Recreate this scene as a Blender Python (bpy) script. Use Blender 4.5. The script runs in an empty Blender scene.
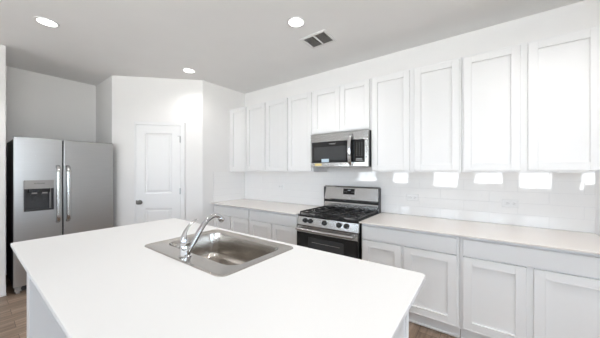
import bpy, bmesh, math, random
from mathutils import Vector, Matrix

random.seed(7)
S = bpy.context.scene
COL = S.collection

# ------------------------------------------------------------------ camera
CAM_H = 1.34
YAW = math.atan2(183, 248)
cam_data = bpy.data.cameras.new('camera')
cam_data.sensor_fit = 'HORIZONTAL'
cam_data.sensor_width = 36.0
cam_data.lens = 248.0 / 600.0 * 36.0
cam_data.shift_y = 2.0 / 600.0
cam_data.clip_start = 0.02
cam = bpy.data.objects.new('camera', cam_data)
COL.objects.link(cam)
cam.location = (0, 0, CAM_H)
cam.rotation_euler = (math.pi / 2, 0, YAW)
S.camera = cam

# ------------------------------------------------------------------ world, light, exposure
W = bpy.data.worlds.new('world'); S.world = W
W.use_nodes = True
wn = W.node_tree
wn.nodes.clear()
wo = wn.nodes.new('ShaderNodeOutputWorld')
wb = wn.nodes.new('ShaderNodeBackground')
wg = wn.nodes.new('ShaderNodeTexCoord')
wsx = wn.nodes.new('ShaderNodeSeparateXYZ')
wr = wn.nodes.new('ShaderNodeValToRGB')               # bright hazy sky above, stronger glow added below the horizon to lift the ceiling
wmr = wn.nodes.new('ShaderNodeMapRange')
wmr.inputs['From Min'].default_value = -1.0; wmr.inputs['From Max'].default_value = 1.0
wn.links.new(wg.outputs['Generated'], wsx.inputs[0])
wn.links.new(wsx.outputs['Z'], wmr.inputs['Value'])
wn.links.new(wmr.outputs[0], wr.inputs[0])
wr.color_ramp.elements[0].position = 0.48; wr.color_ramp.elements[0].color = (1.0, 0.985, 0.97, 1)
wr.color_ramp.elements[1].position = 0.52; wr.color_ramp.elements[1].color = (0.34, 0.405, 0.49, 1)
wn.links.new(wr.outputs[0], wb.inputs['Color'])
wb.inputs['Strength'].default_value = 22.0
wn.links.new(wb.outputs[0], wo.inputs[0])

CEIL = 2.695
REAR = -3.3
RIGHT = 3.2
WINS = [(-4.0, -3.15), (-2.60, -2.02), (-1.31, -0.57), (-0.24, 0.54), (0.81, 1.52), (1.95, 2.75)]   # rear windows, x ranges
RWIN = (-2.6, 0.7, 0.90, 2.35)                       # wide window in the right wall: y0, y1, z0, z1
WZ = [(0.88, 1.55)] + [(0.88, 2.25)] * 5


def area(name, loc, rot, sx, sy, power, col=(1, 1, 1), shape='RECTANGLE', spread=math.pi):
    d = bpy.data.lights.new(name, 'AREA')
    d.shape = shape; d.size = sx
    if shape == 'RECTANGLE':
        d.size_y = sy
    d.energy = power; d.color = col
    d.spread = spread
    o = bpy.data.objects.new(name, d)
    COL.objects.link(o)
    o.location = loc; o.rotation_euler = rot
    return o


LAMP_P = 12.0
WIN_P = 20.0
for (a, b), (z0, z1) in zip(WINS, WZ):
    area('window_daylight', ((a + b) / 2, REAR + 0.03, (z0 + z1) / 2), (math.pi / 2, 0, 0),
         b - a - 0.1, z1 - z0 - 0.1, WIN_P * (b - a) * (z1 - z0) / (0.75 * 1.4), (0.88, 0.945, 1.0))

area('side_window_daylight', (RIGHT - 0.03, (RWIN[0] + RWIN[1]) / 2, (RWIN[2] + RWIN[3]) / 2), (math.pi / 2, 0, math.pi / 2),
     RWIN[1] - RWIN[0] - 0.1, RWIN[3] - RWIN[2] - 0.1, 14.0, (0.88, 0.945, 1.0))

S.view_settings.view_transform = 'Standard'
S.view_settings.look = 'None'
S.view_settings.gamma = 1.0
S.view_settings.use_curve_mapping = False
S.view_settings.exposure = -0.78
S.cycles.max_bounces = 14
S.cycles.diffuse_bounces = 8
S.cycles.glossy_bounces = 6
S.cycles.caustics_reflective = False
S.cycles.caustics_refractive = False
S.cycles.sample_clamp_indirect = 6.0


# ------------------------------------------------------------------ materials
def mat(name, col, rough=0.5, metal=0.0, noise=0.0, nscale=8.0, bump=0.0, bscale=200.0, spec=None,
        emit=None, stretch=None, coat=0.0, rvar=0.0):
    m = bpy.data.materials.new(name); m.use_nodes = True
    nt = m.node_tree; b = nt.nodes['Principled BSDF']
    b.inputs['Base Color'].default_value = (*col, 1)
    b.inputs['Roughness'].default_value = rough
    b.inputs['Metallic'].default_value = metal
    if spec is not None:
        b.inputs['Specular IOR Level'].default_value = spec
    if coat:
        b.inputs['Coat Weight'].default_value = coat
    if emit:
        b.inputs['Emission Color'].default_value = (*emit[:3], 1)
        b.inputs['Emission Strength'].default_value = emit[3]
    tc = nt.nodes.new('ShaderNodeTexCoord')
    mp = nt.nodes.new('ShaderNodeMapping')
    nt.links.new(tc.outputs['Object'], mp.inputs['Vector'])
    if stretch:
        mp.inputs['Scale'].default_value = stretch
    n = nt.nodes.new('ShaderNodeTexNoise')
    n.inputs['Scale'].default_value = nscale
    n.inputs['Detail'].default_value = 4
    nt.links.new(mp.outputs[0], n.inputs['Vector'])
    if noise:
        r = nt.nodes.new('ShaderNodeValToRGB')
        r.color_ramp.elements[0].position = 0.3; r.color_ramp.elements[1].position = 0.7
        lo = [max(0, c * (1 - noise)) for c in col]; hi = [min(1, c * (1 + noise)) for c in col]
        r.color_ramp.elements[0].color = (*lo, 1); r.color_ramp.elements[1].color = (*hi, 1)
        nt.links.new(n.outputs['Fac'], r.inputs[0])
        nt.links.new(r.outputs[0], b.inputs['Base Color'])
    if rvar:
        mr = nt.nodes.new('ShaderNodeMapRange')
        mr.inputs['To Min'].default_value = rough - rvar; mr.inputs['To Max'].default_value = rough + rvar
        nt.links.new(n.outputs['Fac'], mr.inputs['Value'])
        nt.links.new(mr.outputs[0], b.inputs['Roughness'])
    if bump:
        n2 = nt.nodes.new('ShaderNodeTexNoise'); n2.inputs['Scale'].default_value = bscale
        nt.links.new(mp.outputs[0], n2.inputs['Vector'])
        bp = nt.nodes.new('ShaderNodeBump'); bp.inputs['Strength'].default_value = bump
        bp.inputs['Distance'].default_value = 0.002
        nt.links.new(n2.outputs['Fac'], bp.inputs['Height'])
        nt.links.new(bp.outputs[0], b.inputs['Normal'])
    return m


M = {}
M['wall'] = mat('wall_paint', (0.84, 0.83, 0.82), 0.7, noise=0.01, nscale=3, bump=0.12, bscale=180)
M['ceiling'] = mat('ceiling_paint', (0.90, 0.90, 0.897), 0.85, noise=0.01, nscale=3, bump=0.15, bscale=140)
M['trim'] = mat('trim_paint', (0.84, 0.84, 0.84), 0.4, noise=0.005)
M['cabinet'] = mat('cabinet_paint', (0.815, 0.815, 0.815), 0.38, noise=0.006, nscale=5, bump=0.03, bscale=300)
M['quartz'] = mat('quartz', (0.76, 0.757, 0.75), 0.42, noise=0.003, nscale=160, rvar=0.02)
M['quartz_beige'] = mat('quartz_counter', (0.78, 0.735, 0.695), 0.18, noise=0.004, nscale=160, rvar=0.02)
M['tile'] = mat('glazed_tile', (0.90, 0.895, 0.89), 0.04, noise=0.004, nscale=6, bump=0.02, bscale=9, spec=0.6)
M['grout'] = mat('grout', (0.78, 0.78, 0.785), 0.85, noise=0.02, nscale=60)
M['steel'] = mat('brushed_steel', (0.50, 0.50, 0.50), 0.30, 1.0, noise=0.03, nscale=6, bump=0.012, bscale=40,
                 stretch=(1, 1, 45), rvar=0.05)
M['steel_side'] = mat('brushed_steel_horizontal', (0.54, 0.535, 0.53), 0.24, 1.0, noise=0.03, nscale=6, bump=0.012, bscale=40,
                      stretch=(1, 45, 45), rvar=0.05)
M['sink_steel'] = mat('satin_sink_steel', (0.52, 0.49, 0.455), 0.22, 1.0, noise=0.05, nscale=5, bump=0.03, bscale=40,
                      stretch=(1, 18, 18), rvar=0.05)
M['chrome'] = mat('chrome', (0.66, 0.66, 0.67), 0.08, 1.0, noise=0.01)
M['nickel'] = mat('dark_nickel', (0.20, 0.19, 0.18), 0.28, 1.0, noise=0.03)
M['black'] = mat('black_enamel', (0.012, 0.012, 0.013), 0.25, noise=0.1, nscale=30)
M['iron'] = mat('cast_iron', (0.014, 0.014, 0.015), 0.33, noise=0.2, nscale=60)
M['blackglass'] = mat('black_glass', (0.010, 0.010, 0.011), 0.05, noise=0.05, nscale=4)
M['window_glass'] = mat('smoked_window', (0.045, 0.047, 0.05), 0.08, noise=0.05, nscale=4)
M['darkgrey'] = mat('dark_grey_plastic', (0.045, 0.045, 0.048), 0.45, noise=0.1, nscale=20)
M['midgrey'] = mat('grey_plastic', (0.32, 0.31, 0.30), 0.4, noise=0.03)
M['side_black'] = mat('fridge_side_paint', (0.03, 0.03, 0.032), 0.5, noise=0.1, nscale=40)
M['white_plastic'] = mat('white_plastic', (0.82, 0.82, 0.82), 0.35, noise=0.01)
M['legend'] = mat('legend_print', (0.5, 0.51, 0.52), 0.5, noise=0.02)
M['lamp_glow'] = mat('lamp_lens', (0.9, 0.9, 0.9), 0.4, noise=0.01, emit=(1.0, 0.97, 0.92, 9.0))
M['clock_glow'] = mat('clock_digits', (0.5, 0.55, 0.58), 0.4, noise=0.01, emit=(0.8, 0.92, 1.0, 0.35))
M['sticker_blue'] = mat('sticker_pale_blue', (0.50, 0.62, 0.72), 0.5, noise=0.02)
M['sticker_yellow'] = mat('sticker_yellow', (0.75, 0.62, 0.28), 0.5, noise=0.02)
M['rubber'] = mat('rubber', (0.02, 0.02, 0.02), 0.7, noise=0.1)
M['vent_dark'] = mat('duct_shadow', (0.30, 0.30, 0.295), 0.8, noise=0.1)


def glass_mat():
    m = bpy.data.materials.new('window_pane'); m.use_nodes = True
    nt = m.node_tree; nt.nodes.clear()
    out = nt.nodes.new('ShaderNodeOutputMaterial')
    mix = nt.nodes.new('ShaderNodeMixShader')
    tr = nt.nodes.new('ShaderNodeBsdfTransparent'); tr.inputs['Color'].default_value = (0.94, 0.96, 0.96, 1)
    gl = nt.nodes.new('ShaderNodeBsdfGlossy'); gl.inputs['Roughness'].default_value = 0.02
    fr = nt.nodes.new('ShaderNodeFresnel'); fr.inputs['IOR'].default_value = 1.45
    nt.links.new(fr.outputs[0], mix.inputs[0]); nt.links.new(tr.outputs[0], mix.inputs[1]); nt.links.new(gl.outputs[0], mix.inputs[2])
    nt.links.new(mix.outputs[0], out.inputs[0])
    return m


M['pane'] = glass_mat()


def floor_mat():
    m = bpy.data.materials.new('wood_plank_floor'); m.use_nodes = True
    nt = m.node_tree; b = nt.nodes['Principled BSDF']
    tc = nt.nodes.new('ShaderNodeTexCoord')
    mp = nt.nodes.new('ShaderNodeMapping'); mp.inputs['Rotation'].default_value = (0, 0, math.pi / 2)
    nt.links.new(tc.outputs['Object'], mp.inputs['Vector'])
    br = nt.nodes.new('ShaderNodeTexBrick')
    br.inputs['Scale'].default_value = 1.0
    br.inputs['Brick Width'].default_value = 1.22
    br.inputs['Row Height'].default_value = 0.155
    br.inputs['Mortar Size'].default_value = 0.0015
    br.offset = 0.37
    br.inputs['Color1'].default_value = (0.0, 0.0, 0.0, 1)
    br.inputs['Color2'].default_value = (1, 1, 1, 1)
    br.inputs['Mortar'].default_value = (0.0, 0.0, 0.0, 1)
    nt.links.new(mp.outputs[0], br.inputs['Vector'])
    mg = nt.nodes.new('ShaderNodeMapping'); mg.inputs['Scale'].default_value = (1.2, 16, 1)
    nt.links.new(mp.outputs[0], mg.inputs['Vector'])
    add = nt.nodes.new('ShaderNodeVectorMath'); add.operation = 'MULTIPLY_ADD'
    nt.links.new(br.outputs['Color'], add.inputs[0]); add.inputs[1].default_value = (7, 13, 3)
    nt.links.new(mg.outputs[0], add.inputs[2])
    n = nt.nodes.new('ShaderNodeTexNoise'); n.inputs['Scale'].default_value = 1.6; n.inputs['Detail'].default_value = 8
    n.inputs['Roughness'].default_value = 0.65
    nt.links.new(add.outputs[0], n.inputs['Vector'])
    r = nt.nodes.new('ShaderNodeValToRGB')
    e = r.color_ramp.elements
    e[0].position = 0.28; e[0].color = (0.13, 0.085, 0.058, 1)
    e[1].position = 0.72; e[1].color = (0.43, 0.325, 0.245, 1)
    x = e.new(0.5); x.color = (0.27, 0.19, 0.135, 1)
    nt.links.new(n.outputs['Fac'], r.inputs[0])
    mx = nt.nodes.new('ShaderNodeMix'); mx.data_type = 'RGBA'; mx.blend_type = 'MULTIPLY'
    mr = nt.nodes.new('ShaderNodeMapRange'); mr.inputs['To Min'].default_value = 0.72; mr.inputs['To Max'].default_value = 1.1
    nt.links.new(br.outputs['Color'], mr.inputs['Value'])
    mx.inputs['Factor'].default_value = 1.0
    nt.links.new(r.outputs[0], mx.inputs['A']); nt.links.new(mr.outputs[0], mx.inputs['B'])
    mm = nt.nodes.new('ShaderNodeMix'); mm.data_type = 'RGBA'
    nt.links.new(br.outputs['Fac'], mm.inputs['Factor'])
    nt.links.new(mx.outputs['Result'], mm.inputs['A']); mm.inputs['B'].default_value = (0.05, 0.035, 0.025, 1)
    nt.links.new(mm.outputs['Result'], b.inputs['Base Color'])
    b.inputs['Roughness'].default_value = 0.38
    return m


M['floor'] = floor_mat()


# ------------------------------------------------------------------ mesh helpers
class Frame:
    """local axes: u along the face, n out of the face, z up"""
    def __init__(s, o, u, n):
        s.o = Vector(o); s.u = Vector(u).normalized(); s.n = Vector(n).normalized()

    def p(s, u, n, z):
        return s.o + s.u * u + s.n * n + Vector((0, 0, z))


WORLD = Frame((0, 0, 0), (1, 0, 0), (0, 1, 0))


class MB:
    def __init__(s, fr=WORLD):
        s.bm = bmesh.new(); s.fr = fr

    def _xf(s, verts):
        for v in verts:
            v.co = s.fr.p(*v.co)

    def box(s, u0, u1, n0, n1, z0, z1, bev=0.0, seg=1):
        r = bmesh.ops.create_cube(s.bm, size=1.0)
        vs = r['verts']
        for v in vs:
            v.co = Vector(((u0 + u1) / 2 + v.co.x * (u1 - u0), (n0 + n1) / 2 + v.co.y * (n1 - n0),
                           (z0 + z1) / 2 + v.co.z * (z1 - z0)))
        s._xf(vs)
        if bev:
            es = list({e for v in vs for e in v.link_edges})
            bmesh.ops.bevel(s.bm, geom=es, offset=bev, segments=seg, affect='EDGES', profile=0.5)
        return s

    def quadmesh(s, pts, faces):
        vs = [s.bm.verts.new(s.fr.p(*p)) for p in pts]
        for f in faces:
            try:
                s.bm.faces.new([vs[i] for i in f])
            except ValueError:
                pass
        return vs

    def loft(s, rings, cap0=True, cap1=True):
        R = [[s.bm.verts.new(s.fr.p(*p)) for p in ring] for ring in rings]
        n = len(R[0])
        for a, b in zip(R[:-1], R[1:]):
            for i in range(n):
                s.bm.faces.new((a[i], a[(i + 1) % n], b[(i + 1) % n], b[i]))
        if cap0: s.bm.faces.new(list(reversed(R[0])))
        if cap1: s.bm.faces.new(R[-1])
        return s

    def lathe(s, c, axis, prof, seg=28, cap0=True, cap1=True):
        """c: base (u,n,z); axis: direction in local coords; prof: [(dist along axis, radius)]"""
        ax = Vector(axis).normalized()
        t = Vector((0, 0, 1)) if abs(ax.z) < 0.9 else Vector((1, 0, 0))
        e1 = ax.cross(t).normalized(); e2 = ax.cross(e1)
        c = Vector(c)
        rings = []
        for d, r in prof:
            rings.append([tuple(c + ax * d + (e1 * math.cos(2 * math.pi * i / seg) + e2 * math.sin(2 * math.pi * i / seg)) * r)
                          for i in range(seg)])
        return s.loft(rings, cap0, cap1)

    def tube(s, pts, radii, seg=14, flat=None):
        """sweep along local points; flat=(a,b) scales the section"""
        P = [Vector(p) for p in pts]
        if not isinstance(radii, (list, tuple)):
            radii = [radii] * len(P)
        rings = []
        prev = None
        for i, p in enumerate(P):
            d = (P[min(i + 1, len(P) - 1)] - P[max(i - 1, 0)]).normalized()
            if prev is None:
                t = Vector((1, 0, 0)) if abs(d.x) < 0.9 else Vector((0, 0, 1))
                e1 = (t - d * t.dot(d)).normalized()
            else:
                e1 = (prev - d * prev.dot(d)).normalized()
            prev = e1
            e2 = d.cross(e1)
            fa, fb = flat if flat else (1, 1)
            rings.append([tuple(p + (e1 * math.cos(2 * math.pi * k / seg) * fa + e2 * math.sin(2 * math.pi * k / seg) * fb) * radii[i])
                          for k in range(seg)])
        return s.loft(rings)

    def plate(s, outer, holes, z0, z1, bev=0.0):
        """extruded flat outline (list of (u,n)) with holes"""
        edges = []
        for loop in [outer] + list(holes):
            vs = [s.bm.verts.new(s.fr.p(a, b, z0)) for a, b in loop]
            for i in range(len(vs)):
                edges.append(s.bm.edges.new((vs[i], vs[(i + 1) % len(vs)])))
        r = bmesh.ops.triangle_fill(s.bm, use_beauty=True, use_dissolve=True, edges=edges)
        faces = [g for g in r['geom'] if isinstance(g, bmesh.types.BMFace)]
        ex = bmesh.ops.extrude_face_region(s.bm, geom=faces)
        vs = [g for g in ex['geom'] if isinstance(g, bmesh.types.BMVert)]
        bmesh.ops.translate(s.bm, verts=vs, vec=(0, 0, z1 - z0))
        return s

    def text(s, txt, size, u, n, z, depth=0.0008):
        """lettering lying on the face, centred at (u, z), n out of the face"""
        cu = bpy.data.curves.new('lettering', 'FONT')
        cu.body = txt; cu.size = size; cu.extrude = depth; cu.align_x = 'CENTER'; cu.align_y = 'CENTER'
        o = bpy.data.objects.new('lettering', cu)
        me = bpy.data.meshes.new_from_object(o)
        vs = [s.bm.verts.new(s.fr.p(u + v.co.x, n + v.co.z, z + v.co.y)) for v in me.vertices]
        for f in me.polygons:
            try:
                s.bm.faces.new([vs[i] for i in f.vertices])
            except ValueError:
                pass
        bpy.data.objects.remove(o); bpy.data.curves.remove(cu); bpy.data.meshes.remove(me)
        return s

    def build(s, name, m, parent=None, smooth=False, modbev=0.0):
        bmesh.ops.recalc_face_normals(s.bm, faces=s.bm.faces)
        root = parent
        while root is not None and root.parent is not None:
            root = root.parent
        off = Vector((0, 0, 0))
        if root is not None:
            off = root.location.copy()
        loc = None
        if root is None:
            xs = [v.co for v in s.bm.verts]
            mn = Vector([min(c[i] for c in xs) for i in range(3)]); mx = Vector([max(c[i] for c in xs) for i in range(3)])
            loc = Vector(((mn.x + mx.x) / 2, (mn.y + mx.y) / 2, mn.z)); off = loc
        bmesh.ops.translate(s.bm, verts=s.bm.verts, vec=-off)
        me = bpy.data.meshes.new(name)
        s.bm.to_mesh(me); s.bm.free()
        me.materials.append(M[m] if isinstance(m, str) else m)
        if smooth:
            for p in me.polygons:
                p.use_smooth = True
            try:
                me.set_sharp_from_angle(angle=math.radians(40))
            except Exception:
                pass
        o = bpy.data.objects.new(name, me)
        COL.objects.link(o)
        if parent is not None:
            o.parent = parent
        else:
            o.location = loc
        return o


def tag(o, label=None, cat=None, group=None, kind=None):
    if label: o['label'] = label
    if cat: o['category'] = cat
    if group: o['group'] = group
    if kind: o['kind'] = kind
    return o


def thing(name, label, cat, loc, group=None):
    o = bpy.data.objects.new(name, None)
    o.empty_display_size = 0.1
    COL.objects.link(o); o.location = loc
    return tag(o, label, cat, group)


def structure(o, label=None):
    o['kind'] = 'structure'
    if label: o['label'] = label
    return o


def rrect(x0, x1, y0, y1, r, seg=8):
    pts = []
    for cx, cy, a0 in ((x1 - r, y1 - r, 0), (x0 + r, y1 - r, 90), (x0 + r, y0 + r, 180), (x1 - r, y0 + r, 270)):
        for i in range(seg + 1):
            a = math.radians(a0 + 90 * i / seg)
            pts.append((cx + r * math.cos(a), cy + r * math.sin(a)))
    return pts


# ------------------------------------------------------------------ the room
BACK = 2.93
ALC_X = -4.95                # back of the refrigerator alcove
PART_X = -4.15               # face of the wall left of the alcove
ALC_Y0, ALC_Y1 = 0.27, 1.247
PA = (-4.235, 1.247)         # pantry corner by the refrigerator
PB = (-3.367, 2.115)         # pantry corner by the counter

structure(MB().box(-5.2, RIGHT + 0.2, REAR - 0.2, BACK + 0.2, -0.1, 0.0).build('floor', 'floor'))
structure(MB().box(-5.2, RIGHT + 0.2, REAR - 0.2, BACK + 0.2, CEIL, CEIL + 0.1).build('ceiling', 'ceiling'))
structure(MB().box(PB[0], RIGHT + 0.1, BACK, BACK + 0.12, 0, CEIL).build('wall_back', 'wall'))
structure(MB().box(ALC_X - 0.12, ALC_X, ALC_Y0 - 0.1, ALC_Y1 + 0.1, 0, CEIL).build('wall_alcove', 'wall'))
structure(MB().box(ALC_X - 0.12, PART_X, REAR, ALC_Y0, 0, CEIL, 0.004).build('wall_left', 'wall'))
# pantry closet: one solid corner block (alcove side, diagonal, counter side)
pw = MB()
pw.plate([(ALC_X - 0.12, ALC_Y1), PA, PB, (PB[0], BACK + 0.12), (ALC_X - 0.12, BACK + 0.12)], [], 0, CEIL)
structure(pw.build('wall_pantry', 'wall'))
# right wall, rear wall with windows
rw = MB()
rw.box(RIGHT, RIGHT + 0.12, REAR, RWIN[0], 0, CEIL).box(RIGHT, RIGHT + 0.12, RWIN[1], BACK, 0, CEIL)
rw.box(RIGHT, RIGHT + 0.12, RWIN[0], RWIN[1], 0, RWIN[2]).box(RIGHT, RIGHT + 0.12, RWIN[0], RWIN[1], RWIN[3], CEIL)
structure(rw.build('wall_right', 'wall'))
bw = MB()
edges = [PART_X] + [v for ab in WINS for v in ab] + [RIGHT + 0.1]
for i in range(0, len(edges), 2):
    bw.box(edges[i], edges[i + 1], REAR - 0.12, REAR, 0, CEIL)
for (a, b), (z0, z1) in zip(WINS, WZ):
    bw.box(a, b, REAR - 0.12, REAR, 0, z0).box(a, b, REAR - 0.12, REAR, z1, CEIL)
structure(bw.build('wall_rear', 'wall'))


def window(i, fr, w, z0, z1):
    m = MB(fr)
    t = 0.045
    m.box(0, t, -0.10, -0.04, z0, z1).box(w - t, w, -0.10, -0.04, z0, z1)
    m.box(t, w - t, -0.10, -0.04, z0, z0 + t).box(t, w - t, -0.10, -0.04, z1 - t, z1)
    m.box(t, w - t, -0.10, -0.04, (z0 + z1) / 2 - 0.02, (z0 + z1) / 2 + 0.02)
    f = structure(m.build('window_%d' % i, 'trim'))
    p = MB(fr).box(t, w - t, -0.073, -0.067, z0 + t, z1 - t).build('pane', 'pane', None)
    # parent keeping the place
    mw = p.location - f.location
    p.parent = f; p.location = mw
    return f


for i, (a, b) in enumerate(WINS):
    window(i + 1, Frame((a, REAR, 0), (1, 0, 0), (0, 1, 0)), b - a, WZ[i][0], WZ[i][1])


window(len(WINS) + 1, Frame((RIGHT, RWIN[0], 0), (0, 1, 0), (-1, 0, 0)), RWIN[1] - RWIN[0], RWIN[2], RWIN[3])


def baseboard(name, fr, w, h=0.11):
    m = MB(fr)
    m.box(0, w, 0, 0.012, 0, h, 0.003).box(0, w, 0.0, 0.020, 0, 0.02, 0.004)
    return structure(m.build(name, 'trim'))


DIAG = Frame((PA[0], PA[1], 0), (1, 1, 0), (1, -1, 0))
DL = math.dist(PA, PB)
baseboard('baseboard_left', Frame((PART_X, REAR, 0), (0, 1, 0), (1, 0, 0)), ALC_Y0 - REAR)
baseboard('baseboard_pantry', DIAG, 0.295)
baseboard('baseboard_pantry_right', Frame(DIAG.p(0.99, 0, 0), DIAG.u, DIAG.n), DL - 0.99)

# pantry door on the diagonal wall
D0, D1, DT = 0.322, 0.925, 2.005
door = structure(MB(DIAG).box(D0 + 0.003, D1 - 0.003, 0.0015, 0.004, 0.012, DT - 0.004).build('door_1', 'trim'),
                 'white two-panel pantry door with a dark round knob on the angled wall')


def local_part(name, mb, m, root, smooth=False):
    """child of a mesh thing"""
    o = mb.build(name, m, None, smooth)
    l = o.location.copy()
    o.parent = root
    r = root
    base = Vector((0, 0, 0))
    while r is not None:
        base += r.location; r = r.parent
    o.location = l - base
    return o


PZ = [(0.22, 0.80), (1.015, 1.885)]
PU = (D0 + 0.118, D1 - 0.118)
m = MB(DIAG)
n0, n1 = 0.004, 0.022
m.box(D0 + 0.003, PU[0], n0, n1, 0.012, DT - 0.004).box(PU[1], D1 - 0.003, n0, n1, 0.012, DT - 0.004)
m.box(PU[0], PU[1], n0, n1, 0.012, PZ[0][0]).box(PU[0], PU[1], n0, n1, PZ[0][1], PZ[1][0]).box(PU[0], PU[1], n0, n1, PZ[1][1], DT - 0.004)
local_part('door_frame', m, 'trim', door)
for z0, z1 in PZ:
    m = MB(DIAG)

    def ring(i, n):
        return [(PU[0] + i, n, z0 + i), (PU[1] - i, n, z0 + i), (PU[1] - i, n, z1 - i), (PU[0] + i, n, z1 - i)]
    m.loft([ring(0, 0.0215), ring(0.012, 0.010), ring(0.030, 0.010), ring(0.045, 0.018)], cap0=False)
    local_part('door_panel', m, 'trim', door)
m = MB(DIAG)
cw = 0.058
m.box(D0 - cw + 0.036, D0, 0, 0.024, 0, DT, 0.003)
m.box(D1, D1 + cw, 0, 0.024, 0, DT, 0.003)
m.box(D0 - cw + 0.036, D1 + cw, 0, 0.024, DT, DT + cw - 0.016, 0.003)
local_part('door_casing', m, 'trim', door)
m = MB(DIAG)
m.lathe((D0 + 0.055, 0.022, 0.893), (0, 1, 0), [(0, 0.032), (0.006, 0.032), (0.010, 0.014), (0.032, 0.012), (0.040, 0.024), (0.052, 0.029), (0.064, 0.026), (0.070, 0.012)])
m.box(D0 - 0.001, D0 + 0.022, 0.0215, 0.0235, 0.865, 0.92)
local_part('door_knob', m, 'nickel', door, True)
for z in (0.25, 1.045, 1.80):
    m = MB(DIAG)
    m.lathe((D1 - 0.002, 0.027, z - 0.045), (0, 0, 1), [(0, 0.007), (0.09, 0.007)], 12)
    m.box(D1 - 0.016, D1 - 0.002, 0.021, 0.0235, z - 0.043, z + 0.043)
    if z > 1.5:
        m.tube([(D1 - 0.002, 0.028, z + 0.05), (D1 - 0.018, 0.045, z + 0.047), (D1 - 0.035, 0.042, z + 0.047)], 0.004, 8)
    local_part('hinge', m, 'steel', door)

# ------------------------------------------------------------------ tiled backsplash
TZ0, TZ1 = 0.8545, 1.325
CUT = 1.256


def tiles(name, fr, u0, u1, joint, label, n_out=0.008):
    g = MB(fr).box(u0, u1, 0.0006, 0.0064, TZ0, TZ1)
    root = tag(g.build(name, 'grout'), label, 'backsplash')
    m = MB(fr)
    rows = [(TZ0 - 0.05 + 0.05, TZ0 + 0.1015)]
    zs = [TZ0, 0.955, 1.055, 1.155, CUT, TZ1]
    for r in range(5):
        z0, z1 = zs[r], zs[r + 1]
        off = joint if (4 - r) % 2 == 0 else joint + 0.2
        k = math.floor((u0 - off) / 0.4)
        while True:
            a, b = off + k * 0.4, off + (k + 1) * 0.4
            k += 1
            if a >= u1: break
            a2, b2 = max(a + 0.0011, u0), min(b - 0.0011, u1)
            if b2 - a2 < 0.012: continue
            t1, t2 = random.uniform(-1, 1) * 0.0012, random.uniform(-1, 1) * 0.0007
            g0 = 0.0011
            zz0, zz1 = z0 + g0, z1 - g0
            def nn(u, z):
                return n_out + t1 * (u - (a2 + b2) / 2) / 0.2 * 0.6 + t2 * (z - (z0 + z1) / 2) / 0.05 * 0.6
            e = 0.0005
            pts = []
            for (uu, z) in ((a2, zz0), (b2, zz0), (b2, zz1), (a2, zz1)):
                pts.append((uu, 0.005, z))
            for (uu, z) in ((a2, zz0), (b2, zz0), (b2, zz1), (a2, zz1)):
                pts.append((uu, nn(uu, z) - 0.0004, z))
            for (uu, z) in ((a2 + e, zz0 + e), (b2 - e, zz0 + e), (b2 - e, zz1 - e), (a2 + e, zz1 - e)):
                pts.append((uu, nn(uu, z), z))
            fs = [(8, 9, 10, 11)]
            for b0 in (0, 4):
                for i in range(4):
                    j = (i + 1) % 4
                    fs.append((b0 + i, b0 + j, b0 + 4 + j, b0 + 4 + i))
            m.quadmesh(pts, fs)
    o = m.build('tile', 'tile', None)
    o.location -= root.location; o.parent = root
    return root


FB = Frame((0, BACK, 0), (1, 0, 0), (0, -1, 0))
tiles('tile_backsplash', FB, PB[0] + 0.011, 0.705, 0.047, 'long white glazed tile backsplash behind the range and both counters')
FSIDE = Frame((PB[0], 0, 0), (0, 1, 0), (1, 0, 0))
tiles('tile_backsplash', FSIDE, 2.30, BACK - 0.001, 2.53, 'short white tile backsplash on the pantry side wall at the left counter end')

# ------------------------------------------------------------------ cabinets
UF, UFR = 2.58, 2.60          # upper door face, face frame
BF, BFR = 2.285, 2.305        # base door face, face frame


def shaker(root, u0, u1, z0, z1, yface, name='door', rail=0.057):
    fr = Frame((0, yface + 0.0195, 0), (1, 0, 0), (0, -1, 0))
    m = MB(fr)
    t = 0.0195
    m.box(u0, u0 + rail, 0, t, z0, z1, 0.0016).box(u1 - rail, u1, 0, t, z0, z1, 0.0016)
    m.box(u0 + rail - 0.001, u1 - rail + 0.001, 0, t - 0.0002, z0, z0 + rail, 0.0016)
    m.box(u0 + rail - 0.001, u1 - rail + 0.001, 0, t - 0.0002, z1 - rail, z1, 0.0016)
    d = m.build(name, 'cabinet', root)
    MB(fr).box(u0 + rail - 0.004, u1 - rail + 0.004, 0.001, t - 0.0140, z0 + rail - 0.004, z1 - rail + 0.004).build('panel', 'cabinet', d)
    return d


def carcass(root, x0, x1, yf, y1, z0, z1, posts, rails, name='carcass', gap=0.0):
    """hollow box behind a face frame"""
    m = MB()
    t = 0.016
    m.box(x0 + 0.0005, x0 + t, yf + 0.019, y1, z0, z1).box(x1 - t, x1 - 0.0005, yf + 0.019, y1, z0, z1)
    m.box(x0 + t, x1 - t, yf + 0.019, y1, z0, z0 + t).box(x0 + t, x1 - t, yf + 0.019, y1, z1 - t, z1)
    m.box(x0 + t, x1 - t, y1 - 0.008, y1, z0 + t, z1 - t)
    c = m.build(name, 'cabinet', root)
    f = MB()
    for a, b in posts:
        f.box(a, b, yf, yf + 0.019, z0, z1 - gap, 0.0008)
    for a, b in rails:
        f.box(x0 + 0.001, x1 - 0.001, yf + 0.0004, yf + 0.019, a, b)
    if gap:
        f.box(x0 + 0.001, x1 - 0.001, yf + 0.009, yf + 0.019, z1 - gap - 0.01, z1)
    f.build('face_frame', 'cabinet', root)
    return c


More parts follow.
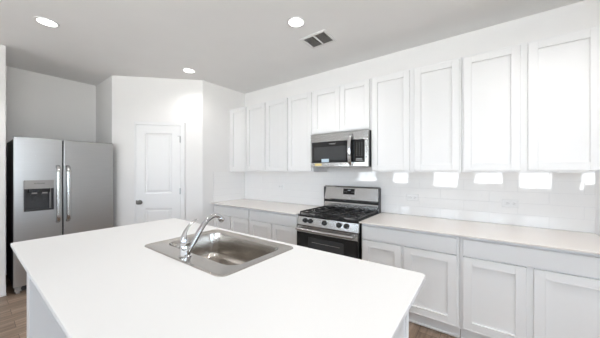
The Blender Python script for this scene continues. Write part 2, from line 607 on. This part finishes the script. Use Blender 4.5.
def upper(x0, x1, z0, z1, doors, label, group):
    t = thing('wall_cabinet', label, 'cabinet', ((x0 + x1) / 2, UFR, z0), group)
    mid = [(doors[i][1] - 0.012, doors[i + 1][0] + 0.012) for i in range(len(doors) - 1)]
    posts = [(x0 + 0.0005, doors[0][0] + 0.015)] + mid + [(doors[-1][1] - 0.015, x1 - 0.0005)]
    carcass(t, x0, x1, UFR, BACK - 0.0015, z0, z1, posts, [(z0, z0 + 0.04), (z1 - 0.04, z1)])
    for a, b in doors:
        shaker(t, a, b, z0 + 0.020, z1 - 0.020, UF)
    return t


UZ0, UZ1 = 1.326, 2.345
G1 = 'white shaker wall cabinets over the counter'
upper(-3.362, -2.518, UZ0, UZ1, [(-3.30, -2.945), (-2.925, -2.54)], 'white two-door wall cabinet against the pantry side wall, farthest from the range', G1)
upper(-2.517, -1.708, UZ0, UZ1, [(-2.505, -2.12), (-2.10, -1.73)], 'white two-door wall cabinet immediately left of the microwave', G1)
upper(-1.7065, -0.968, 1.782, UZ1, [(-1.695, -1.334), (-1.328, -0.982)], 'short white two-door wall cabinet directly above the microwave', G1)
upper(-0.967, -0.153, UZ0, UZ1, [(-0.950, -0.577), (-0.533, -0.166)], 'white two-door wall cabinet immediately right of the microwave', G1)
upper(-0.152, 0.700, UZ0, UZ1, [(-0.135, 0.236), (0.280, 0.656)], 'white two-door wall cabinet at the right edge of the photo', G1)

CT = 0.854
SLAB = 0.02
WSLAB = 0.012
BTOP = CT - WSLAB - 0.0005


def base(x0, x1, doors, drawer, label, group):
    t = thing('base_cabinet', label, 'cabinet', ((x0 + x1) / 2, BFR, 0), group)
    mid = [(doors[i][1] - 0.012, doors[i + 1][0] + 0.012) for i in range(len(doors) - 1)]
    posts = [(x0 + 0.0005, doors[0][0] + 0.015)] + mid + [(doors[-1][1] - 0.015, x1 - 0.0005)]
    carcass(t, x0, x1, BFR, BACK - 0.0015, 0.105, BTOP, posts, [(0.105, 0.15), (0.665, 0.71), (BTOP - 0.065, BTOP - 0.026)], gap=0.024)
    k = MB().box(x0 + 0.001, x1 - 0.001, 2.362, 2.377, 0.0005, 0.105)
    k.box(x0 + 0.001, x1 - 0.001, 2.350, 2.3625, 0.0005, 0.018, 0.004)
    k.build('toe_kick', 'cabinet', t)
    for a, b in doors:
        shaker(t, a, b, 0.128, 0.678, BF)
    a, b = drawer
    MB().box(a, b, BF, BF + 0.0195, 0.690, 0.813, 0.002).build('drawer_front', 'cabinet', t)
    return t


G2 = 'white base cabinets under the wall counter'
base(-3.362, -2.5375, [(-3.335, -2.948), (-2.928, -2.556)], (-3.335, -2.556), 'white base cabinet against the pantry side wall, under the left counter', G2)
base(-2.5365, -1.712, [(-2.518, -2.135), (-2.115, -1.735)], (-2.518, -1.735), 'white base cabinet immediately left of the gas range', G2)
base(-0.9535, -0.147, [(-0.935, -0.582), (-0.556, -0.168)], (-0.935, -0.168), 'white base cabinet immediately right of the gas range', G2)
base(-0.146, 0.690, [(-0.124, 0.240), (0.278, 0.662)], (-0.124, 0.662), 'white base cabinet at the right edge of the photo, second from the range', G2)

# counters
for (a, b, lab) in ((PB[0] + 0.0095, -1.7105, 'pale beige quartz countertop left of the gas range'),
                    (-0.9555, 0.705, 'long pale beige quartz countertop right of the gas range')):
    m = MB().box(a, b, 2.245, BACK - 0.001, CT - WSLAB, CT, 0.0015, 2)
    tag(m.build('countertop', 'quartz_beige'), lab, 'countertop', 'pale beige wall countertops')

# ------------------------------------------------------------------ outlets
def outlet(fr, u, z, w, h, gangs, label):
    t = thing('wall_outlet', label, 'outlet', fr.p(u, 0.0095, z), 'white wall outlets in the backsplash')
    MB(fr).box(u - w / 2, u + w / 2, 0.0090, 0.0140, z - h / 2, z + h / 2, 0.002, 2).build('cover_plate', 'white_plastic', t)
    for k in range(gangs):
        c = u + (k - (gangs - 1) / 2) * 0.046
        r = MB(fr).box(c - 0.017, c + 0.017, 0.0138, 0.0156, z - 0.014, z + 0.014, 0.001).build('receptacle', 'white_plastic', t)
        s = MB(fr)
        s.box(c - 0.008, c + 0.008, 0.0150, 0.0159, z + 0.004, z + 0.0065).box(c - 0.007, c + 0.007, 0.0150, 0.0159, z - 0.0065, z - 0.004)
        s.lathe((c + 0.012, 0.0150, z), (0, 1, 0), [(0, 0.0026), (0.0009, 0.0026)], 10)
        s.build('slot', 'midgrey', r)
    return t


outlet(FB, -2.52, 1.097, 0.115, 0.07, 2, 'white sideways wall outlet on the tiles left of the range')
outlet(FB, -0.622, 1.05, 0.115, 0.07, 2, 'white sideways wall outlet on the tiles nearest the range on its right')
outlet(FB, 0.198, 1.048, 0.115, 0.07, 2, 'white sideways wall outlet on the tiles farthest right')

# ------------------------------------------------------------------ refrigerator
FX = -4.10
FF = Frame((FX, 0, 0), (0, 1, 0), (1, 0, 0))          # u = world y, n = out of the doors
fz1 = 1.715
fridge = thing('refrigerator', 'tall stainless side-by-side refrigerator with water dispenser in the left alcove', 'refrigerator', (-4.5, 0.77, 0))
m = MB().box(-4.90, FX - 0.072, 0.326, 1.216, 0.03, fz1 - 0.012, 0.006)
m.build('body', 'side_black', fridge)
MB(FF).box(0.335, 1.208, -0.070, -0.03, 0.012, 0.085, 0.004).build('toe_grille', 'darkgrey', fridge)
for yy in (0.352, 1.188):
    f = MB(FF).box(yy - 0.022, yy + 0.022, -0.030, 0.004, 0.022, 0.062, 0.006, 2)
    f.lathe((yy, -0.010, 0.0005), (0, 0, 1), [(0, 0.016), (0.022, 0.014)], 14)
    f.build('foot', 'midgrey', fridge)
# freezer door with the dispenser cut-out
y0, y1 = 0.320, 0.707
d0, d1, dz0, dz1 = 0.396, 0.635, 0.885, 1.235
m = MB(FF)
m.box(y0, d0, -0.070, 0.0, 0.068, fz1, 0.004, 2).box(d1, y1, -0.070, 0.0, 0.068, fz1, 0.004, 2)
m.box(d0 - 0.004, d1 + 0.004, -0.070, -0.0002, 0.068, dz0, 0.0).box(d0 - 0.004, d1 + 0.004, -0.070, -0.0002, dz1, fz1, 0.0)
ld = m.build('freezer_door', 'steel', fridge, False)
disp = MB(FF)
disp.box(d0, d1, -0.068, -0.062, dz0, dz1)                      # back of the niche
disp.box(d0, d0 + 0.012, -0.062, 0.003, dz0, dz1, 0.002).box(d1 - 0.012, d1, -0.062, 0.003, dz0, dz1, 0.002)
disp.box(d0 + 0.012, d1 - 0.012, -0.062, 0.003, dz0, dz0 + 0.016, 0.002)
dp = disp.build('dispenser', 'darkgrey', ld)
dp['label'] = 'dark water and ice dispenser niche'
MB(FF).box(d0, d1, -0.060, 0.004, 1.138, dz1, 0.003, 2).build('control_panel', 'midgrey', ld)
MB(FF).text('FRIGIDAIRE', 0.017, (d0 + d1) / 2, 0.0045, 1.197).build('badge', 'darkgrey', ld)
m = MB(FF)
m.box(0.430, 0.606, -0.060, -0.012, 1.095, 1.1375, 0.004)
m.build('spout_housing', 'black', ld)
for c in (0.478, 0.562):
    p = MB(FF).box(c - 0.026, c + 0.026, -0.034, -0.022, 1.062, 1.078, 0.003)
    p.box(c - 0.014, c + 0.014, -0.0395, -0.0335, 1.00, 1.068, 0.003)
    p.build('lever', 'darkgrey', ld)
    MB(FF).box(c - 0.020, c + 0.020, -0.030, -0.008, 1.080, 1.0955, 0.003).build('nozzle', 'midgrey', ld)
MB(FF).box(0.604, 0.612, -0.050, -0.006, 0.905, 1.137, 0.003).build('drip_rail', 'midgrey', ld)
y2, y3 = 0.721, 1.222
rd = MB(FF).box(y2, y3, -0.070, 0.0, 0.068, fz1, 0.006, 3).build('refrigerator_door', 'steel', fridge)


MB(FF).box(y1 + 0.0008, y2 - 0.0008, -0.071, -0.014, 0.07, fz1 - 0.01).build('seam_shade', 'rubber', fridge)  # dark strip in rubber colour, painting the shade between the doors


def fridge_handle(c, parent):
    h = MB(FF)
    zs = [0.735 + (1.40 - 0.735) * i / 24 for i in range(25)]
    pts = []
    for i, z in enumerate(zs):
        bow = min(1.0, min(i, 24 - i) / 1.6) ** 0.7
        pts.append((c, 0.002 + 0.056 * bow, z))
    h.tube(pts, 0.0205, 16, flat=(1.0, 0.8))
    h.build('handle', 'steel_side', parent, True)


fridge_handle(0.668, ld)
fridge_handle(0.757, rd)
for yy in (0.36, 1.18):
    MB(FF).box(yy - 0.03, yy + 0.03, -0.13, -0.02, fz1 + 0.0005, fz1 + 0.007, 0.002).build('hinge_cover', 'midgrey', fridge)

# ------------------------------------------------------------------ gas range
RX0, RX1 = -1.699, -0.966
RF = 2.262
FR = Frame((0, RF, 0), (1, 0, 0), (0, -1, 0))          # n = towards the room
rng = thing('gas_range', 'stainless gas range with black cast-iron grates between the two counters', 'range', ((RX0 + RX1) / 2, 2.55, 0))
m = MB().box(RX0 + 0.002, RX1 - 0.002, RF + 0.028, 2.905, 0.05, 0.838, 0.002)
m.build('body', 'black', rng)
m = MB()
for xx in (RX0 + 0.06, RX1 - 0.06):
    for yy in (RF + 0.09, 2.84):
        MB().lathe((xx, yy, 0.0003), (0, 0, 1), [(0, 0.018), (0.01, 0.018), (0.052, 0.010)], 12).build('foot', 'rubber', rng)
m.bm.free()
# control panel, slightly tilted
cp = MB(FR)
def prism(mb, prof, u0, u1):
    k = len(prof)
    mb.loft([[(u0, a, b) for a, b in prof], [(u1, a, b) for a, b in prof]])
prism(cp, [(-0.030, 0.735), (0.010, 0.735), (0.012, 0.742), (-0.004, 0.826), (-0.010, 0.832), (-0.030, 0.832)], RX0, RX1)
cpo = cp.build('control_panel', 'steel_side', rng)
for kx in (-1.592, -1.524, -1.346, -1.175, -1.092):
    k = MB(FR)
    ax = (0, 0.98, 0.18)
    k.lathe((kx, 0.001, 0.790), ax, [(0, 0.027), (0.008, 0.027), (0.010, 0.021), (0.034, 0.019), (0.037, 0.015)], 24)
    k.tube([(kx, 0.036, 0.780), (kx, 0.042, 0.796), (kx, 0.036, 0.814)], 0.006, 8)
    k.build('knob', 'black', rng, True)
# oven door
dn0, dn1 = -0.026, 0.016
od = MB(FR).box(RX0 + 0.001, RX1 - 0.001, dn0, dn1, 0.215, 0.730, 0.004, 2).build('oven_door', 'blackglass', rng)
MB(FR).box(RX0 + 0.001, RX1 - 0.001, dn1 - 0.004, dn1 + 0.004, 0.662, 0.7305, 0.003, 2).build('door_trim', 'steel_side', od)
MB(FR).box(-1.545, -1.115, dn1 - 0.001, dn1 + 0.0008, 0.340, 0.615).build('window', 'window_glass', od)
rk = MB(FR)
rk.tube([(-1.50, dn1 + 0.0012, 0.565), (-1.16, dn1 + 0.0012, 0.565)], 0.0014, 6)
rk.build('rack', 'midgrey', od)
h = MB(FR)
pts = []
for i in range(17):
    t = i / 16
    pts.append((RX0 + 0.028 + (RX1 - RX0 - 0.056) * t, dn1 + 0.052 + 0.010 * math.sin(math.pi * t), 0.703))
h.tube(pts, 0.015, 14)
for xx in (RX0 + 0.045, RX1 - 0.045):
    h.box(xx - 0.016, xx + 0.016, dn1 + 0.003, dn1 + 0.052, 0.692, 0.714, 0.004)
h.build('oven_handle', 'steel_side', od, True)
MB(FR).box(RX0 + 0.001, RX1 - 0.001, dn0, dn1 - 0.004, 0.060, 0.208, 0.004, 2).build('storage_drawer', 'steel_side', rng)
# cooktop
ck = MB()
ck.box(RX0, RX1, RF + 0.002, 2.838, 0.834, 0.848, 0.004, 2)
ck.build('cooktop', 'black', rng)
CY0, CY1 = RF + 0.018, 2.815
burn = [(-1.55, 2.405, 0.047), (-1.55, 2.685, 0.040), (-1.333, 2.545, 0.052), (-1.115, 2.405, 0.052), (-1.115, 2.685, 0.036)]
for bx, by, br in burn:
    b = MB().lathe((bx, by, 0.8475), (0, 0, 1), [(0, br + 0.02), (0.004, br + 0.018), (0.012, br)], 24).build('burner', 'midgrey', rng, True)
    MB().lathe((bx, by, 0.8595), (0, 0, 1), [(0, br - 0.002), (0.006, br), (0.010, br - 0.006)], 24).build('burner_cap', 'iron', b, True)
gx = [RX0 + 0.014, -1.4655, -1.2005, RX1 - 0.014]
for i in range(3):
    a, b = gx[i] + 0.002, gx[i + 1] - 0.002
    g = MB()
    w = 0.011
    zt0, zt1 = 0.868, 0.884
    g.box(a, a + w, CY0, CY1, zt0, zt1, 0.003).box(b - w, b, CY0, CY1, zt0, zt1, 0.003)
    g.box(a, b, CY0, CY0 + w, zt0, zt1, 0.003).box(a, b, CY1 - w, CY1, zt0, zt1, 0.003)
    g.box(a, b, (CY0 + CY1) / 2 - w / 2, (CY0 + CY1) / 2 + w / 2, zt0, zt1, 0.003)
    mx_ = (a + b) / 2
    if i == 1:
        cs = [(mx_, 2.545)]
    else:
        cs = [(mx_, 2.405), (mx_, 2.685)]
    for cx, cy in cs:
        g.box(a, cx - 0.030, cy - w / 2, cy + w / 2, zt0, zt1 + 0.003, 0.003).box(cx + 0.030, b, cy - w / 2, cy + w / 2, zt0, zt1 + 0.003, 0.003)
        y_lo = CY0 if (i == 1 or cy < 2.5) else (CY0 + CY1) / 2
        y_hi = CY1 if (i == 1 or cy > 2.6) else (CY0 + CY1) / 2
        g.box(cx - w / 2, cx + w / 2, y_lo, cy - 0.030, zt0, zt1 + 0.003, 0.003).box(cx - w / 2, cx + w / 2, cy + 0.030, y_hi, zt0, zt1 + 0.003, 0.003)
    if i == 1:
        for yy in (2.385, 2.705):
            g.box(a, b, yy - w / 2, yy + w / 2, zt0, zt1, 0.003)
    for xx in (a, b - w):
        for yy in (CY0, (CY0 + CY1) / 2 - w / 2, CY1 - w):
            g.box(xx, xx + w, yy, yy + w, 0.8475, zt0 + 0.002, 0.002)
    g.build('grate', 'iron', rng)
# backguard
bg = MB(Frame((0, 0, 0), (1, 0, 0), (0, 1, 0)))
prism(bg, [(2.838, 0.848), (2.912, 0.848), (2.912, 1.140), (2.890, 1.150), (2.874, 1.146), (2.864, 1.130), (2.838, 0.985), (2.842, 0.972), (2.856, 0.970), (2.856, 0.944), (2.842, 0.942), (2.838, 0.930)], RX0, RX1)
bgo = bg.build('backguard', 'steel_side', rng)
for xx in (RX0, RX1 - 0.006):
    MB().box(xx - 0.0004, xx + 0.0064, 2.836, 2.9135, 0.846, 1.136, 0.002).build('end_cap', 'darkgrey', bgo)
e = MB(); e.box(RX0 + 0.008, RX1 - 0.008, 2.850, 2.8565, 0.9445, 0.9695)
e.build('vent_slot', 'black', bgo)
FBG = Frame((0, 2.842, 0), (1, 0, 0), (0, -1, 0))
dm = MB()
def bgy(z):
    return 2.838 + 0.026 * (z - 0.985) / 0.145
da, db_ = bgy(1.048) - 0.0015, bgy(1.118) - 0.0015
dm.quadmesh([(-1.425, da, 1.048), (-1.272, da, 1.048), (-1.272, db_, 1.118), (-1.425, db_, 1.118),
             (-1.425, da + 0.006, 1.048), (-1.272, da + 0.006, 1.048), (-1.272, db_ + 0.006, 1.118), (-1.425, db_ + 0.006, 1.118)],
            [(0, 1, 2, 3), (4, 5, 6, 7), (0, 1, 5, 4), (1, 2, 6, 5), (2, 3, 7, 6), (3, 0, 4, 7)])
dpl = dm.build('display', 'blackglass', bgo)
FT = Frame((0, bgy(1.083) - 0.0015, 0), (1, 0, 0), (0, -1, 0))
MB(FT).text('12:00', 0.018, -1.345, 0.0020, 1.098, 0.0004).build('clock', 'clock_glow', dpl)
kk = MB(FT)
for r_, zz in enumerate((1.078, 1.064)):
    for c_ in range(6):
        if c_ in (2, 3) and r_ == 0: continue
        kk.box(-1.408 + c_ * 0.024, -1.397 + c_ * 0.024, -0.004, 0.0026, zz - 0.0015, zz + 0.0015)
kk.build('key_legend', 'legend', dpl)

# ------------------------------------------------------------------ over-the-range microwave
MX0, MX1, MY, MZ0, MZ1 = -1.704, -0.9705, 2.530, 1.390, 1.7805
FM = Frame((0, MY, 0), (1, 0, 0), (0, -1, 0))
mw = thing('microwave', 'stainless over-the-range microwave with a curved handle under the short cabinet', 'microwave', ((MX0 + MX1) / 2, 2.7, MZ0))
MB().box(MX0, MX1, MY + 0.022, BACK - 0.0105, MZ0 + 0.006, MZ1 - 0.001, 0.003).build('body', 'darkgrey', mw)
m = MB(FM)
m.box(MX0, MX1, -0.022, 0.0, MZ0, MZ0 + 0.048, 0.003, 2)
m.box(MX0, MX1, -0.022, 0.0, 1.684, MZ1 - 0.001, 0.003, 2)
m.box(MX0, MX0 + 0.022, -0.022, -0.0002, MZ0 + 0.045, 1.686).box(MX1 - 0.042, MX1, -0.022, -0.0002, MZ0 + 0.045, 1.686)
m.build('front_frame', 'steel_side', mw)
md = MB(FM).box(MX0 + 0.0225, -1.140, -0.020, 0.004, MZ0 + 0.0485, 1.6835, 0.002).build('door', 'blackglass', mw)
MB(FM).box(MX0 + 0.055, -1.230, 0.003, 0.0048, MZ0 + 0.078, 1.625).build('window', 'window_glass', md)
MB(FM).text('FRIGIDAIRE', 0.016, -1.40, 0.0042, 1.655).build('badge', 'legend', md)
MB(FM).box(-1.545, -1.445, 0.0047, 0.0054, MZ0 + 0.052, MZ0 + 0.092).build('sticker', 'sticker_blue', md)['label'] = 'pale blue sticker on the glass'
MB(FM).box(-1.64, -1.545, 0.0001, 0.0012, MZ0 + 0.012, MZ0 + 0.040).build('sticker', 'sticker_yellow', mw)['label'] = 'yellow sticker on the lower trim'
kp = MB(FM).box(-1.137, MX1 - 0.0425, -0.020, 0.003, MZ0 + 0.0485, 1.6835, 0.002).build('keypad', 'blackglass', mw)
kk = MB(FM)
for r_ in range(7):
    for c_ in range(3):
        kk.box(-1.104 + c_ * 0.029, -1.096 + c_ * 0.029, 0.0028, 0.0036, 1.640 - r_ * 0.022, 1.643 - r_ * 0.022)
kk.box(-1.112, -1.025, 0.0028, 0.0036, MZ0 + 0.062, MZ0 + 0.066)
kk.box(-1.108, -1.040, 0.0028, 0.0036, MZ0 + 0.076, MZ0 + 0.084)
kk.build('key_legend', 'legend', kp)
h = MB(FM)
pts = []
for i in range(15):
    t = i / 14
    pts.append((-1.170, 0.010 + 0.050 * math.sin(math.pi * t) ** 0.6, 1.405 + (1.745 - 1.405) * t))
h.tube(pts, 0.015, 14, flat=(1.3, 0.7))
for z in (1.420, 1.730):
    h.box(-1.184, -1.156, 0.0002, 0.024, z - 0.014, z + 0.014, 0.004)
h.build('handle', 'chrome', md, True)
MB().box(MX0 + 0.05, MX1 - 0.05, MY + 0.06, 2.86, MZ0 - 0.004, MZ0 + 0.0065).build('vent_filter', 'midgrey', mw)

# ------------------------------------------------------------------ island
IX0, IX1, IY0, IY1 = -2.572, -0.215, 0.185, 1.297
BX0, BX1, BY0, BY1 = -2.515, -0.290, 0.255, 1.240
isl = thing('kitchen_island', 'white island cabinet base under the big sink countertop', 'island', ((BX0 + BX1) / 2, (BY0 + BY1) / 2, 0))
t = 0.02
zt = CT - SLAB - 0.0005
EW = 0.11
BP = BY0 + 0.28
MB().box(BX0 + EW, BX1 - EW, BP, BP + t, 0.001, zt, 0.0015).build('back_panel', 'cabinet', isl)
MB().box(BX0, BX0 + EW, BY0, BY1 - 0.02, 0.001, zt, 0.0015).build('end_panel', 'cabinet', isl)
MB().box(BX1 - EW, BX1, BY0, BY1 - 0.02, 0.001, zt, 0.0015).build('end_panel', 'cabinet', isl)
fr_ = MB()
xs = [BX0, BX0 + 0.75, BX0 + 1.55, BX1]
for xx in xs:
    fr_.box(max(BX0, xx - 0.025), min(BX1, xx + 0.025), BY1 - 0.0195, BY1, 0.105, zt)
fr_.box(BX0, BX1, BY1 - 0.019, BY1 - 0.0004, 0.105, 0.15).box(BX0, BX1, BY1 - 0.019, BY1 - 0.0004, zt - 0.04, zt)
fr_.build('face_frame', 'cabinet', isl)
MB().box(BX0 + EW, BX1 - EW, BY1 - 0.09, BY1 - 0.075, 0.001, 0.105).build('toe_kick', 'cabinet', isl)
for i in range(3):
    a, b = xs[i] + 0.03, xs[i + 1] - 0.03
    c = (a + b) / 2
    for (p, q) in ((a, c - 0.002), (c + 0.002, b)):
        frd = Frame((0, BY1 + 0.0003, 0), (1, 0, 0), (0, 1, 0))
        mm = MB(frd); r_ = 0.057; z0_, z1_ = 0.13, zt - 0.02
        mm.box(p, p + r_, 0, 0.0195, z0_, z1_, 0.0016).box(q - r_, q, 0, 0.0195, z0_, z1_, 0.0016)
        mm.box(p + r_ - 0.001, q - r_ + 0.001, 0, 0.0193, z0_, z0_ + r_).box(p + r_ - 0.001, q - r_ + 0.001, 0, 0.0193, z1_ - r_, z1_)
        dd = mm.build('door', 'cabinet', isl)
        MB(frd).box(p + r_ - 0.004, q - r_ + 0.004, 0.001, 0.009, z0_ + r_ - 0.004, z1_ - r_ + 0.004).build('panel', 'cabinet', dd)
c_ = MB()
c_.box(BX1 + 0.0002, BX1 + 0.010, BY1 - 0.028, BY1, 0.001, zt, 0.002)
c_.build('corner_trim', 'trim', isl)

SX0, SX1, SY0, SY1 = -1.785, -0.952, 0.688, 1.250
m = MB()
m.plate(rrect(IX0, IX1, IY0, IY1, 0.025, 6), [rrect(SX0 + 0.014, SX1 - 0.014, SY0 + 0.014, SY1 - 0.014, 0.05, 6)], CT - SLAB, CT)
es = [e for e in m.bm.edges if len(e.link_faces) == 2 and abs(e.verts[0].co.z - e.verts[1].co.z) < 1e-5 and e.calc_face_angle(0) > 1.2]
bmesh.ops.bevel(m.bm, geom=es, offset=0.0025, segments=2, affect='EDGES', profile=0.5)
tag(m.build('island_countertop', 'quartz'), 'large white quartz island countertop holding the sink', 'countertop')

# sink: rim with rolled edge, faucet deck, one deep bowl
sk = thing('kitchen_sink', 'stainless single-bowl drop-in sink set in the island countertop', 'sink', ((SX0 + SX1) / 2, (SY0 + SY1) / 2, CT))
HX0, HX1, HY0, HY1 = SX0 + 0.062, SX1 - 0.062, SY0 + 0.112, SY1 - 0.050
def ring3(x0, x1, y0, y1, r, z, seg=8):
    return [(a, b, z) for a, b in rrect(x0, x1, y0, y1, r, seg)]
rim = MB()
rim.loft([ring3(SX0, SX1, SY0, SY1, 0.045, CT + 0.0004),
          ring3(SX0 + 0.002, SX1 - 0.002, SY0 + 0.002, SY1 - 0.002, 0.043, CT + 0.0045),
          ring3(SX0 + 0.010, SX1 - 0.010, SY0 + 0.010, SY1 - 0.010, 0.038, CT + 0.0065),
          ring3(SX0 + 0.018, SX1 - 0.018, SY0 + 0.018, SY1 - 0.018, 0.034, CT + 0.0035),
          ring3(HX0 - 0.008, HX1 + 0.008, HY0 - 0.008, HY1 + 0.008, 0.088, CT + 0.0030),
          ring3(HX0, HX1, HY0, HY1, 0.080, CT + 0.0005)], False, False)
rim.build('rim', 'sink_steel', sk, True)
bowl = MB()
D = 0.185
rings = [ring3(HX0, HX1, HY0, HY1, 0.080, CT + 0.0005), ring3(HX0 + 0.004, HX1 - 0.004, HY0 + 0.004, HY1 - 0.004, 0.078, CT - 0.012)]
rings.append(ring3(HX0 + 0.012, HX1 - 0.012, HY0 + 0.012, HY1 - 0.012, 0.075, CT - D + 0.045))
for k in range(1, 7):
    a = math.radians(15 * k)
    i = 0.012 + 0.045 * (1 - math.cos(a)); z = CT - D + 0.045 - 0.045 * math.sin(a)
    rings.append(ring3(HX0 + i, HX1 - i, HY0 + i, HY1 - i, max(0.075 - i * 0.4, 0.03), z))
cx, cy = (HX0 + HX1) / 2, (HY0 + HY1) / 2
rings.append(ring3(cx - 0.06, cx + 0.06, cy - 0.06, cy + 0.06, 0.0595, CT - D - 0.006))
bowl.loft(rings, False, True)
bowl.build('bowl', 'sink_steel', sk, True)
dr = MB().lathe((cx, cy, CT - D - 0.0055), (0, 0, 1), [(0, 0.056), (0.004, 0.056), (0.006, 0.048), (0.002, 0.040), (0.001, 0.010)], 28)
dro = dr.build('drain', 'chrome', sk, True)
ho = MB()
for k in range(8):
    a = k * math.pi / 4
    ho.lathe((cx + 0.024 * math.cos(a), cy + 0.024 * math.sin(a), CT - D - 0.0045), (0, 0, 1), [(0, 0.005), (0.0015, 0.005)], 8)
ho.build('drain_hole', 'black', dro)
# overflow slot at the right end
MB().box(HX1 - 0.0075, HX1 - 0.0030, cy + 0.10, cy + 0.135, CT - 0.045, CT - 0.020, 0.001).build('overflow', 'black', sk)

# faucet
fx, fy, fz = -1.352, 0.742, CT + 0.0036
fau = thing('kitchen_faucet', 'chrome single-lever faucet standing on the sink deck', 'faucet', (fx, fy, fz))
b = MB().lathe((fx, fy, fz), (0, 0, 1), [(0, 0.033), (0.006, 0.033), (0.010, 0.0275), (0.060, 0.0265), (0.063, 0.0255), (0.066, 0.0275), (0.078, 0.0275), (0.082, 0.0235), (0.098, 0.018), (0.104, 0.010)], 28)
b.build('body', 'chrome', fau, True)
sp = MB()
path = [(0.008, 0.022), (0.024, 0.036), (0.044, 0.062), (0.065, 0.093), (0.088, 0.127), (0.112, 0.158), (0.138, 0.184), (0.166, 0.200), (0.193, 0.205), (0.215, 0.199), (0.230, 0.188)]
rad = [0.0185, 0.018, 0.017, 0.016, 0.0155, 0.015, 0.0145, 0.014, 0.014, 0.0145, 0.0145]
sp.tube([(fx, fy + a, fz + z) for a, z in path], rad, 18)
spo = sp.build('spout', 'chrome', fau, True)
a1 = Vector((0, 0.013, -0.019)).normalized()
MB().lathe((fx, fy + 0.229, fz + 0.189), tuple(a1), [(0, 0.0155), (0.004, 0.018), (0.028, 0.018), (0.033, 0.015)], 20).build('aerator', 'chrome', spo, True)
lv = MB()
lp = [(-0.002, 0.088), (0.000, 0.112), (0.008, 0.138), (0.024, 0.163), (0.044, 0.182), (0.064, 0.193), (0.080, 0.197)]
lv.tube([(fx - 0.002, fy - 0.008 + a, fz + z) for a, z in lp], [0.022, 0.018, 0.011, 0.0085, 0.0075, 0.007, 0.006], 14, flat=(1.25, 0.7))
lv.build('lever', 'chrome', fau, True)

# ------------------------------------------------------------------ ceiling fixtures
G3 = 'round recessed lights in the ceiling'  # last three are unseen, added on the grid for more top light
for x, y, lab in ((-3.19, 0.449, 'round recessed ceiling light before the refrigerator alcove'),
                  (-1.368, 1.793, 'round recessed ceiling light beside the square air vent'),
                  (-3.19, 1.802, 'round recessed ceiling light near the pantry corner'),
                  (-1.368, 0.449, 'added unseen recessed ceiling light above the near side of the island'),
                  (0.45, 1.793, 'added unseen recessed ceiling light above the aisle at the right'),
                  (0.45, 0.449, 'added unseen recessed ceiling light at the right, over the open floor')):
    t = thing('ceiling_light', lab, 'ceiling light', (x, y, CEIL), G3)
    MB().lathe((x, y, CEIL - 0.0003), (0, 0, -1), [(0, 0.085), (0.004, 0.084), (0.007, 0.074), (0.005, 0.066)], 36, True, False).build('trim_ring', 'white_plastic', t, True)
    MB().lathe((x, y, CEIL - 0.0045), (0, 0, -1), [(0, 0.0665), (0.002, 0.060), (0.003, 0.03)], 32).build('lens', 'lamp_glow', t, True)
    l = area('downlight', (x, y, CEIL - 0.012), (0, 0, 0), 0.12, 0.12, LAMP_P * (0.42 if (x, y) in ((-3.19, 1.802), (-1.368, 0.449)) else 1.0), (1.0, 0.98, 0.965), 'DISK', math.radians(125))

vx0, vx1, vy0, vy1 = -1.515, -1.215, 2.045, 2.295
vt = thing('ceiling_vent', 'white rectangular air vent grille with two dark louvred halves in the ceiling', 'vent', ((vx0 + vx1) / 2, (vy0 + vy1) / 2, CEIL))
fr2 = MB()
b_ = 0.028
zc0, zc1 = CEIL - 0.010, CEIL - 0.0003
fr2.box(vx0, vx1, vy0, vy0 + b_, zc0, zc1, 0.003).box(vx0, vx1, vy1 - b_, vy1, zc0, zc1, 0.003)
fr2.box(vx0, vx0 + b_, vy0 + b_, vy1 - b_, zc0, zc1, 0.002).box(vx1 - b_, vx1, vy0 + b_, vy1 - b_, zc0, zc1, 0.002)
fr2.box((vx0 + vx1) / 2 - 0.008, (vx0 + vx1) / 2 + 0.008, vy0 + b_, vy1 - b_, zc0, zc1, 0.002)
fr2.build('frame', 'white_plastic', vt)
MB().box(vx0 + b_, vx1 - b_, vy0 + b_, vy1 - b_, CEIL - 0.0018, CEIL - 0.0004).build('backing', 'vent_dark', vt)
for (a, b) in ((vx0 + b_, (vx0 + vx1) / 2 - 0.008), ((vx0 + vx1) / 2 + 0.008, vx1 - b_)):
    lv = MB()
    n = 11
    for i in range(n):
        yy = vy0 + b_ + (i + 0.5) * (vy1 - vy0 - 2 * b_) / n
        lv.quadmesh([(a, yy - 0.004, CEIL - 0.009), (b, yy - 0.004, CEIL - 0.009), (b, yy + 0.004, CEIL - 0.003), (a, yy + 0.004, CEIL - 0.003),
                     (a, yy - 0.0032, CEIL - 0.0096), (b, yy - 0.0032, CEIL - 0.0096), (b, yy + 0.0048, CEIL - 0.0036), (a, yy + 0.0048, CEIL - 0.0036)],
                    [(0, 1, 2, 3), (4, 5, 6, 7), (0, 1, 5, 4), (2, 3, 7, 6), (1, 2, 6, 5), (3, 0, 4, 7)])
    lv.build('louvre', 'midgrey', vt)
